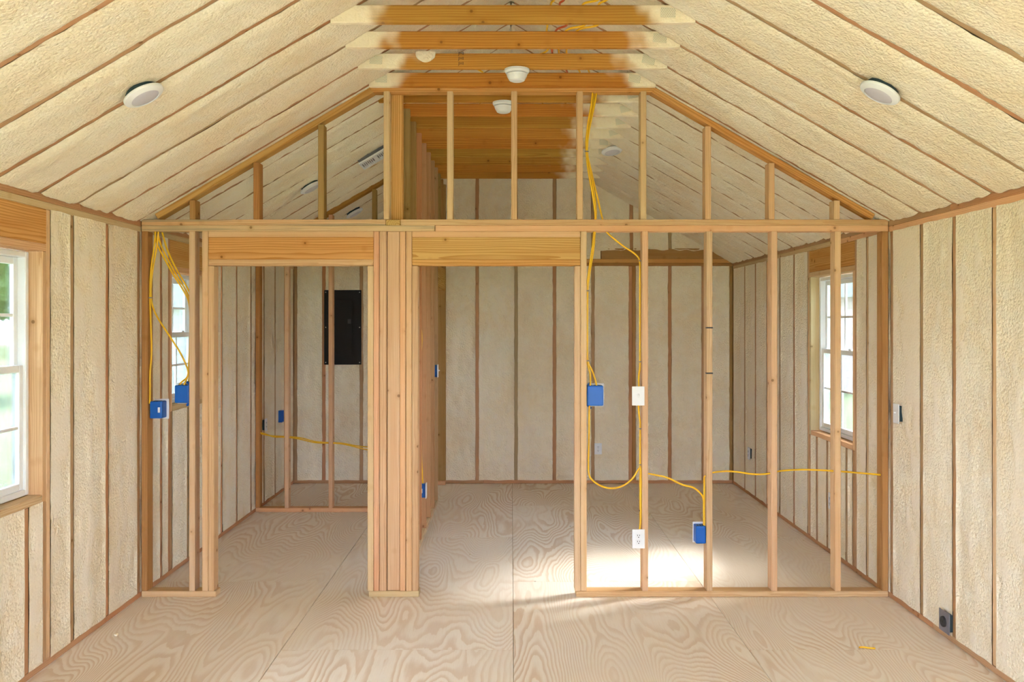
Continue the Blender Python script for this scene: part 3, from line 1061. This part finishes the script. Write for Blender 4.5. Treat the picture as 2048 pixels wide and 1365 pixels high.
def device(kind, loc, rz, label, w=0.080, h=0.122, depth=0.055, boxmat='bluedark'):
    """switch or receptacle with its cover plate; the plate faces local -Y, its back lies at loc"""
    nm = {'switch': 'light_switch', 'outlet': 'wall_outlet', 'range': 'range_outlet'}[kind]
    t = empty(nm, loc, rz)
    tag(t, label, 'switch' if kind == 'switch' else 'outlet', None)
    I = None
    bm = bmesh.new(); box_bm(bm, w * 0.76, depth, h * 0.80, (0, depth / 2, 0), 0.004)
    link('back_box', mesh_of('back_box', bm), M[boxmat], t)
    bm = bmesh.new(); box_bm(bm, w, 0.006, h, (0, -0.003, 0), 0.0025, 2)
    link('cover_plate', mesh_of('cover_plate', bm), M['steel' if kind == 'range' else 'plate'], t)
    if kind == 'switch':
        bm = bmesh.new(); box_bm(bm, 0.013, 0.003, 0.028, (0, -0.0072, 0), 0.001)
        b = link('bezel', mesh_of('bezel', bm), M['plate'], t)
        bm = bmesh.new(); box_bm(bm, 0.009, 0.016, 0.013, (0, -0.012, 0.006), 0.002)
        link('toggle', mesh_of('toggle', bm), M['plate'], t)
    elif kind == 'outlet':
        for dz in (0.0195, -0.0195):
            bm = bmesh.new(); box_bm(bm, 0.034, 0.003, 0.028, (0, -0.007, dz), 0.006, 2)
            f = link('socket_face', mesh_of('socket_face', bm), M['plate'], t)
            for sx, sz, hh in ((-0.0065, 0.004, 0.009), (0.0065, 0.004, 0.008)):
                bm = bmesh.new(); box_bm(bm, 0.003, 0.002, hh, (sx, -0.0088, dz + sz))
                link('slot', mesh_of('slot', bm), M['dark2'], f)
            bm = bmesh.new(); lathe(bm, [(0, 0), (0.0032, 0), (0.0032, 0.002), (0, 0.002)], 10)
            bmesh.ops.rotate(bm, verts=bm.verts, matrix=Matrix.Rotation(math.pi / 2, 3, 'X'))
            bmesh.ops.translate(bm, verts=bm.verts, vec=(0, -0.0080, dz - 0.008))
            link('ground_hole', mesh_of('ground_hole', bm), M['dark2'], f)
    else:
        bm = bmesh.new(); lathe(bm, [(0, 0), (0.030, 0), (0.029, 0.009), (0.026, 0.011), (0, 0.011)], 28)
        bmesh.ops.rotate(bm, verts=bm.verts, matrix=Matrix.Rotation(math.pi / 2, 3, 'X'))
        bmesh.ops.translate(bm, verts=bm.verts, vec=(0, -0.006, 0))
        f = link('socket_face', mesh_of('socket_face', bm), M['dark2'], t)
        for a in (-0.010, 0.010):
            bm = bmesh.new(); box_bm(bm, 0.003, 0.002, 0.014, (a, -0.0172, 0.003))
            link('slot', mesh_of('slot', bm), M['dark'], f)
    return t


Q = math.pi / 2
p = P(1276.5, 792.5, YP - 0.01); device('switch', (p.x, YP - 0.006, p.z), 0, 'white toggle light switch fixed beside an open partition stud')
p = P(1277, 1078.5, YP - 0.01); device('outlet', (p.x, YP - 0.006, p.z), 0, 'white duplex outlet fixed low beside an open partition stud')
device('outlet', (0.951, YB - 0.012, 0.381), 0, 'white duplex outlet low on the lumpy end wall')
device('switch', (XR - 0.020, 5.535, 1.194), -Q, 'white switch plate on the foam wall next to the partition end')
device('outlet', (XR - 0.020, 6.675, 0.416), -Q, 'white outlet on the foam wall under the tall window')
device('outlet', (XR - 0.020, 8.965, 0.437), -Q, 'white outlet on the foam wall near the end corner')
device('range', (XR - 0.022, 4.915, 0.105), -Q, 'grey range outlet with round black socket by the floor', 0.115, 0.118, 0.06, 'bluedark')
device('outlet', (XL + 0.025, 8.50, 0.78), Q, 'outlet seen edge on in the closet side wall')


def junction(x0, x1, z0, z1, label, yb=YP + 0.012, yf=YP + T + 0.004, tabs=0, stick=None, turn=False):
    """blue nail-on box seen from behind, open to the far side with a pale cover ring there"""
    t = empty('electrical_box', ((x0 + x1) / 2, yb, z0))
    tag(t, label, 'electrical box', 'blue electrical boxes')
    ox, oz = (x0 + x1) / 2, z0
    w, h, d = x1 - x0, z1 - z0, yf - yb
    bm = bmesh.new(); box_bm(bm, w, d, h, (0, d / 2, h / 2), 0.008, 3)
    b = link('body', mesh_of('body', bm), M['blue'], t)
    for f in (0.25, 0.5, 0.75):
        bm = bmesh.new(); box_bm(bm, w * 0.14, d * 0.35, 0.004, (w * (f - 0.5), d * 0.35, h), 0.001)
        link('knockout', mesh_of('knockout', bm), M['bluedark'], b)
    bm = bmesh.new(); box_bm(bm, w + 0.016, 0.006, h + 0.02, (0.004 if tabs >= 0 else -0.004, d + 0.003, h / 2), 0.002)
    link('cover_plate', mesh_of('cover_plate', bm), M['plate'], t)
    if tabs:
        for zz, r in ((h + 0.004, 0.7), (-0.004, -0.7)):
            bm = bmesh.new(); box_bm(bm, 0.016, 0.012, 0.045, (0, 0, 0), 0.004)
            o = link('nail_tab', mesh_of('nail_tab', bm), M['blue'], t)
            o.matrix_basis = Matrix.Translation((-tabs * (w / 2 - 0.014), d * 0.45, zz)) @ Matrix.Rotation(r * tabs, 4, 'Y')
            bm = bmesh.new(); lathe(bm, [(0, 0), (0.004, 0), (0.004, 0.05), (0, 0.05)], 8)
            nl = link('nail', mesh_of('nail', bm), M['screw'], o)
            nl.matrix_basis = Matrix.Translation((0, 0, -0.02))
    if stick:
        bm = bmesh.new(); box_bm(bm, 0.014, 0.0012, 0.034, (w / 2 - stick, -0.0004, h * 0.5))
        link('sticker', mesh_of('sticker', bm), M['plate'], b)
    return t


junction(-2.322, -2.242, 1.144, 1.254, 'blue box with a small white sticker on the corner stud', stick=0.02)
junction(-2.163, -2.068, 1.243, 1.358, 'wide blue box fed by three cables in front of the small window', tabs=-1)
junction(0.489, 0.594, 1.225, 1.355, 'wide blue box nailed beside the door opening stud', tabs=1)
junction(1.188, 1.254, 0.338, 0.452, 'blue box low on an open stud with cables from above')


def side_box(y, z, label, x0=DX0 + 0.03):
    t = empty('electrical_box', (DX1, y, z))
    tag(t, label, 'electrical box', 'blue electrical boxes')
    bm = bmesh.new(); box_bm(bm, 0.055, 0.052, 0.115, (-0.0275 - 0.002, -0.026, 0), 0.006, 2)
    link('body', mesh_of('body', bm), M['blue'], t)
    bm = bmesh.new(); box_bm(bm, 0.007, 0.078, 0.125, (0.0035, -0.034, 0), 0.002)
    link('cover_plate', mesh_of('cover_plate', bm), M['plate'], t)
    return t


t = side_box(7.428, 0.36, 'blue box low on the divider wall with white plate edge')
bm = bmesh.new(); box_bm(bm, 0.016, 0.0012, 0.036, (-0.034, -0.0526, 0.0)); link('sticker', mesh_of('sticker', bm), M['plate'], t)
t = side_box(8.598, 1.293, 'blue switch box at chest height on the divider wall')
bm = bmesh.new(); box_bm(bm, 0.016, 0.008, 0.012, (0.014, -0.034, 0.004), 0.002); link('toggle', mesh_of('toggle', bm), M['plate'], t)
t = empty('electrical_box', (XL + 0.001, 9.09, 0.80)); tag(t, 'small blue box on the closet side wall', 'electrical box', 'blue electrical boxes')
bm = bmesh.new()
box_bm(bm, 0.004, 0.075, 0.12, (0.0, 0, 0))
for a_ in (-1, 1):
    box_bm(bm, 0.04, 0.004, 0.12, (0.018, a_ * 0.0355, 0)); box_bm(bm, 0.04, 0.075, 0.004, (0.018, 0, a_ * 0.058))
link('body', mesh_of('body', bm), M['blue'], t)

# ------------------------------------------------------------------ cables
YC = YP + 0.05
RC = 0.0058


PATHS = []


def lay(p, r):
    """keep a cable that runs along a stud against its face instead of inside it"""
    g = r + 0.0006
    for it in range(6):
        for i, q in enumerate(p):
            t = p[min(i + 1, len(p) - 1)] - p[max(i - 1, 0)]
            if abs(t.z) < 1.2 * abs(t.x):
                continue
            for o, (x0, x1, y0, y1, z0, z1) in LUMBER:
                if z1 - z0 < 0.5:
                    continue
                if x0 - g < q.x < x1 + g and y0 - g < q.y < y1 + g and z0 < q.z < z1:
                    q.x = x0 - g if q.x < (x0 + x1) / 2 else x1 + g
        if it < 5:
            p = [p[0]] + [p[i] * 0.6 + (p[i - 1] + p[i + 1]) * 0.2 for i in range(1, len(p) - 1)] + [p[-1]]
    return p


def cable(pts, label, y=YC, mat='yellow', r=RC, staples=()):
    pp = []
    for q in pts:
        pp.append(P(q[0], q[1], q[2] if len(q) > 2 else y))
    pp = lay(spline(pp, 0.012), r)
    PATHS.append(pp)
    o = tube('cable', pp, r, mat, raw=True)
    tag(o, label, 'cable', 'electrical cables')
    for (sx, sy) in staples:
        q = P(sx, sy, y - r * 0.4)
        bm = bmesh.new()
        box_bm(bm, 0.026, 0.012, 0.006, q, 0.0012)
        link('staple', mesh_of('staple', bm), M['steel'], o)
    return o


yb_ = YP + 0.01
cable([(311, 456), (309, 490), (303, 530), (300.5, 560), (300, 600), (302, 660), (303, 705), (299, 755), (296.5, 785), (299, 808, YP + .02)], 'yellow cable dropping to the stickered blue box', 5.715, staples=((300, 596),))
cable([(317, 456), (314, 492), (307, 530), (302.5, 565), (302, 598), (312, 630), (336, 668), (360, 705), (374, 735), (377, 750), (370, 765), (365, 782, YP + .03)], 'yellow cable curving from the corner stud to the wide blue box', 5.728)
cable([(308, 456), (314, 488), (328, 516), (348, 552), (366, 580), (378, 606), (381, 660), (378, 720), (375, 755), (360, 766), (358, 781, YP + .03)], 'yellow cable slanting outermost down to the wide blue box', 5.741)
cable([(313, 456), (321, 488), (336, 520), (356, 556), (372, 582), (382, 608), (384, 660), (380, 720), (379, 755), (374.5, 770), (373, 781, YP + .03)], 'yellow cable slanting innermost down to the wide blue box', 5.754)
cable([(322, 456), (332, 492), (343, 520), (358, 548), (374, 575), (385, 604), (388, 660)], 'yellow cable slanting alone behind the second stud', 5.767)
cable([(1185.5, 180), (1183, 205), (1174, 262), (1172.5, 303), (1177, 345), (1187, 400), (1190.5, 437), (1188, 462), (1184, 500), (1176, 555), (1174, 582), (1173.5, 650), (1174, 722), (1180, 745), (1181, 765), (1179.5, 782, YP + .02)], 'yellow cable running down the door stud to the blue box', 5.722, staples=((1173.5, 303), (1174.5, 582), (1174.5, 722)))
cable([(1193.5, 180), (1190, 205), (1178, 262), (1174.5, 303), (1181, 345), (1190, 400), (1192, 437), (1190, 462), (1187, 500), (1178, 555), (1175.5, 582), (1175, 650), (1175.5, 722), (1184, 740), (1192, 765), (1194, 781, YP + .02)], 'yellow cable paired with the door stud cable, ending further in the blue box', 5.735)
cable([(1189, 180), (1186, 210), (1176, 265), (1174, 303), (1183, 345), (1196, 400), (1204.5, 437), (1211.5, 462), (1228, 478), (1250, 495), (1266, 505), (1277, 515), (1281.5, 528), (1281.8, 600), (1280, 660), (1283, 724), (1277.5, 750, 5.74), (1278, 776, 5.71)], 'yellow cable slanting under the plate and down to the light switch', 5.748, staples=((1282.5, 724), (1281.5, 522)))
cable([(1277, 806, 5.715), (1278, 830, 5.73), (1282.5, 860), (1282.5, 930), (1280, 960), (1282, 1000), (1282, 1024), (1279, 1064, 5.722)], 'yellow cable linking the light switch to the outlet below', 5.738, staples=((1282.5, 858), (1282.5, 930), (1282, 1022)))
cable([(1180, 800, YP + .02), (1178.5, 820), (1178, 870), (1177, 945), (1184, 960), (1200, 972), (1222, 977.5), (1245, 973), (1266, 957), (1281, 934), (1283.5, 960), (1284, 1010), (1279, 1064, 5.703)], 'yellow cable hanging in a loop beside the door opening', 5.712)
cable([(1292, 947), (1312, 951), (1335, 956), (1366, 971), (1386, 975), (1402, 988), (1410.5, 1000), (1411, 1015), (1408, 1035), (1410, 1062, 5.738)], 'yellow cable sagging across to the low blue box', 5.744, staples=((1411, 1001),))
cable([(1408, 1062, 5.718), (1410, 1030), (1411.5, 1002), (1409, 975), (1411, 955), (1416, 948), (1428, 945.5), (1450, 943), (1475, 944.5), (1505, 949), (1528, 949), (1545, 946.5), (1560, 942.5), (1600, 940), (1640, 941), (1672, 943), (1700, 945), (1735, 948), (1768, 951)], 'long yellow cable threaded level through the open studs', 5.728)
cable([(516.5, 865.5), (523, 866.5), (530, 868), (548, 874.5), (572, 875), (600, 879), (630, 886), (660, 887), (680, 888), (705, 893), (728, 899), (744.5, 901)], 'yellow cable threaded through the closet studs, sagging', CY0 + .034)
cable([(516.5, 868), (524, 868.5), (540, 872), (556, 873), (580, 874), (605, 877), (632, 884), (662, 886), (684, 887), (706, 891), (726, 894), (744.5, 895)], 'yellow cable threaded through the closet studs, riding higher', CY0 + .056)
cable([(842, 470), (842, 560), (841.5, 640), (843.5, 680), (841.5, 720), (842, 800), (842.5, 905), (844, 940), (846, 975)], 'yellow cable down the divider wall to the low box', 7.405)
# cables lying over the ties
ZC = ZT + T + 0.006


def over(pts, label, mat='yellow'):
    o = tube('cable', [(x, y, ZC + dz) for x, y, dz in pts], RC, mat)
    tag(o, label, 'cable', 'electrical cables')


over([(0.46, 4.0, 0), (0.48, 4.36, .0), (0.44, 4.464, 0), (0.47, 4.75, .0), (0.36, 4.864, 0), (0.33, 5.264, 0), (0.45, 5.47, .0), (0.50, 5.664, 0)], 'yellow cable lying across the ties at the outer side')
over([(0.40, 4.0, 0), (0.44, 4.36, .0), (0.36, 4.464, 0), (0.40, 4.75, .0), (0.30, 4.864, 0), (0.285, 5.264, 0), (0.39, 5.47, .0), (0.44, 5.664, 0)], 'yellow cable lying across the middle of the ties')
over([(0.25, 4.0, 0), (0.265, 4.36, .0), (0.245, 4.464, 0), (0.30, 4.75, .0), (0.245, 4.864, 0), (0.245, 5.264, 0), (0.32, 5.5, .0), (0.36, 5.664, 0)], 'orange cable lying across the ties', 'red')
over([(0.20, 4.0, 0), (0.215, 4.36, .0), (0.20, 4.464, 0), (0.195, 4.864, 0), (0.19, 5.264, 0), (-0.2, 5.46, 0.0), (-0.24, 5.52, .0), (-0.18, 5.664, 0)], 'yellow cable looping over the last ties before the partition')


def drill(o, runs, r=0.0105):
    """bore the holes a cable is threaded through"""
    bm = bmesh.new()
    for a, b in runs:
        d = b - a
        m = Matrix.Translation((a + b) / 2) @ d.to_track_quat('Z', 'Y').to_matrix().to_4x4()
        bmesh.ops.create_cone(bm, cap_ends=True, segments=14, radius1=r, radius2=r, depth=d.length, matrix=m)
    cut = bpy.data.objects.new('drill_bit', mesh_of('drill_bit', bm))
    COL.objects.link(cut)
    md = o.modifiers.new('holes', 'BOOLEAN')
    md.operation, md.solver, md.object, md.use_self = 'DIFFERENCE', 'EXACT', cut, True
    bpy.context.view_layer.update()
    me = bpy.data.meshes.new_from_object(o.evaluated_get(bpy.context.evaluated_depsgraph_get()))
    o.modifiers.clear()
    me.name = o.data.name
    o.data = me
    bpy.data.objects.remove(cut)


for o, (x0, x1, y0, y1, z0, z1) in LUMBER:
    runs = []
    for p in PATHS:
        ins = [i for i, q in enumerate(p) if x0 - .004 < q.x < x1 + .004 and y0 < q.y < y1 and z0 - .004 < q.z < z1 + .004]
        k = 0
        while k < len(ins):
            e = k
            while e + 1 < len(ins) and ins[e + 1] == ins[e] + 1:
                e += 1
            i0, i1 = ins[k], ins[e]
            a, b = p[i0].copy(), p[i1].copy()
            if i0 == i1:
                a, b = p[max(i0 - 1, 0)].copy(), p[min(i1 + 1, len(p) - 1)].copy()
            d = (b - a).normalized()
            runs.append((a - d * (0.02 if i0 > 0 else 0.004), b + d * (0.02 if i1 < len(p) - 1 else 0.004)))
            k = e + 1
    if runs:
        drill(o, runs)

# scraps on the floor
for i, (px, py, r) in enumerate(((233, 1272, 0.012), (199, 1258, 0.005), (208, 1243, 0.004), (268, 1206, 0.005), (225, 1300, 0.004), (455, 1206, 0.004), (940, 1110, 0.006), (1607, 1082, 0.006), (1760, 1130, 0.005))):
    y = F * H / (py - CY)
    bm = bmesh.new()
    bmesh.ops.create_icosphere(bm, subdivisions=2, radius=r)
    for v in bm.verts:
        v.co *= 1 + 0.5 * mnoise.noise(v.co * (1.5 / r) + Vector((i, 0, 0)))
        v.co.z = max(v.co.z * 0.7, -r * 0.45)
    o = link('foam_crumb', mesh_of('foam_crumb', bm, True), M['foam'], None, Matrix.Translation(((px - CX) * y / F, y, r * 0.43)))
    tag(o, ('largest pale foam crumb on the floor by the long wall', 'tiny pale foam crumb beside the largest crumb', 'tiny pale foam crumb beside the largest crumb', 'tiny pale foam crumb near the partition corner plate', 'tiny pale foam crumb beside the largest crumb', 'tiny pale foam crumb at the closet side door opening', 'small pale foam crumb inside the middle door opening', 'small pale foam crumb behind the open studs', 'tiny pale foam crumb by the baseboard behind the last stud')[i], 'crumb', 'foam crumbs on the floor')
y = F * H / (1299 - CY)
xx = (1733 - CX) * y / F
tag(tube('cable_scrap', [(xx - 0.035, y + .01, RC), (xx - 0.01, y + .012, RC), (xx + 0.015, y, RC), (xx + 0.045, y - .006, RC)], RC * .8, 'yellow'), 'short yellow scrap of cable on the plywood floor', 'cable')

# ------------------------------------------------------------------ outdoors
bm = bmesh.new()
bmesh.ops.create_grid(bm, x_segments=8, y_segments=8, size=80)
g = link('ground', mesh_of('ground', bm), M['grass'], None, Matrix.Translation((0, 10, -0.45)))
tag(g, 'mown green lawn around the building', 'lawn', kind='structure')


def tree(x, y, h, r, label):
    t = empty('tree', (x, y, -0.45))
    tag(t, label, 'tree', 'trees outside the windows')
    bm = bmesh.new()
    lathe(bm, [(0, 0), (0.28, 0), (0.2, h * 0.3), (0.12, h * 0.6), (0, h * 0.62)], 12)
    link('trunk', mesh_of('trunk', bm, True), M['bark'], t)
    bm = bmesh.new()
    rnd = random.Random(x * 13 + y)
    for k in range(9):
        a = rnd.uniform(0, 6.28); q = rnd.uniform(0.1, 0.65) * r
        c = Vector((q * math.cos(a), q * math.sin(a), h * rnd.uniform(0.42, 0.86)))
        rr = r * rnd.uniform(0.42, 0.62)
        vs = bmesh.ops.create_icosphere(bm, subdivisions=4, radius=rr)['verts']
        for v in vs:
            v.co = v.co * (1 + 0.28 * mnoise.noise(v.co * 1.7 + c) + 0.22 * mnoise.noise(v.co * 5 + c)) + c
    link('crown', mesh_of('crown', bm), M['leaf'], t)


tree(-34, 58, 15, 7.0, 'leafy green tree seen through the front window')
tree(-47, 72, 19, 9.0, 'taller leafy tree behind the first one outside the front window')
tree(-21, 72, 14, 5.0, 'leafy tree seen through the small window')
tree(36, 84, 15, 7.0, 'leafy tree far beyond the tall window')


def hut(x, y, w, d, h, mat, label, name):
    t = empty(name, (x, y, -0.45))
    tag(t, label, 'house')
    bm = bmesh.new(); box_bm(bm, w, d, h, (0, 0, h / 2)); link('body', mesh_of('body', bm), M[mat], t)
    nb = int(h / 0.22)
    bm0 = bmesh.new(); box_bm(bm0, w + 0.06, d + 0.06, 0.20, (0, 0, 0), 0.01)
    me = mesh_of('siding_board', bm0)
    for k in range(nb):
        link('siding_board', me, M[mat], t).matrix_basis = Matrix.Translation((0, 0, 0.12 + k * 0.22))
    bm = bmesh.new(); prism_y(bm, [(-w / 2 - .4, h), (w / 2 + .4, h), (0, h + w * 0.28)], -d / 2 - .4, d / 2 + .4)
    link('roof', mesh_of('roof', bm), M['roofing'], t)
    bm = bmesh.new(); box_bm(bm, 0.9, 0.12, 1.2, (w * 0.2, -d / 2 - 0.02, h * 0.55)); wd = link('window', mesh_of('window', bm), M['white'], t)
    bm = bmesh.new(); box_bm(bm, 0.75, 0.13, 1.05, (w * 0.2, -d / 2 - 0.022, h * 0.55)); link('pane', mesh_of('pane', bm), M['roofing'], wd)


hut(-10.5, 26, 5, 4, 2.6, 'house', 'pale sided house beyond the small window', 'house')
hut(11.5, 30, 8, 4, 3.0, 'barn', 'faded pink barn beyond the tall window', 'barn')
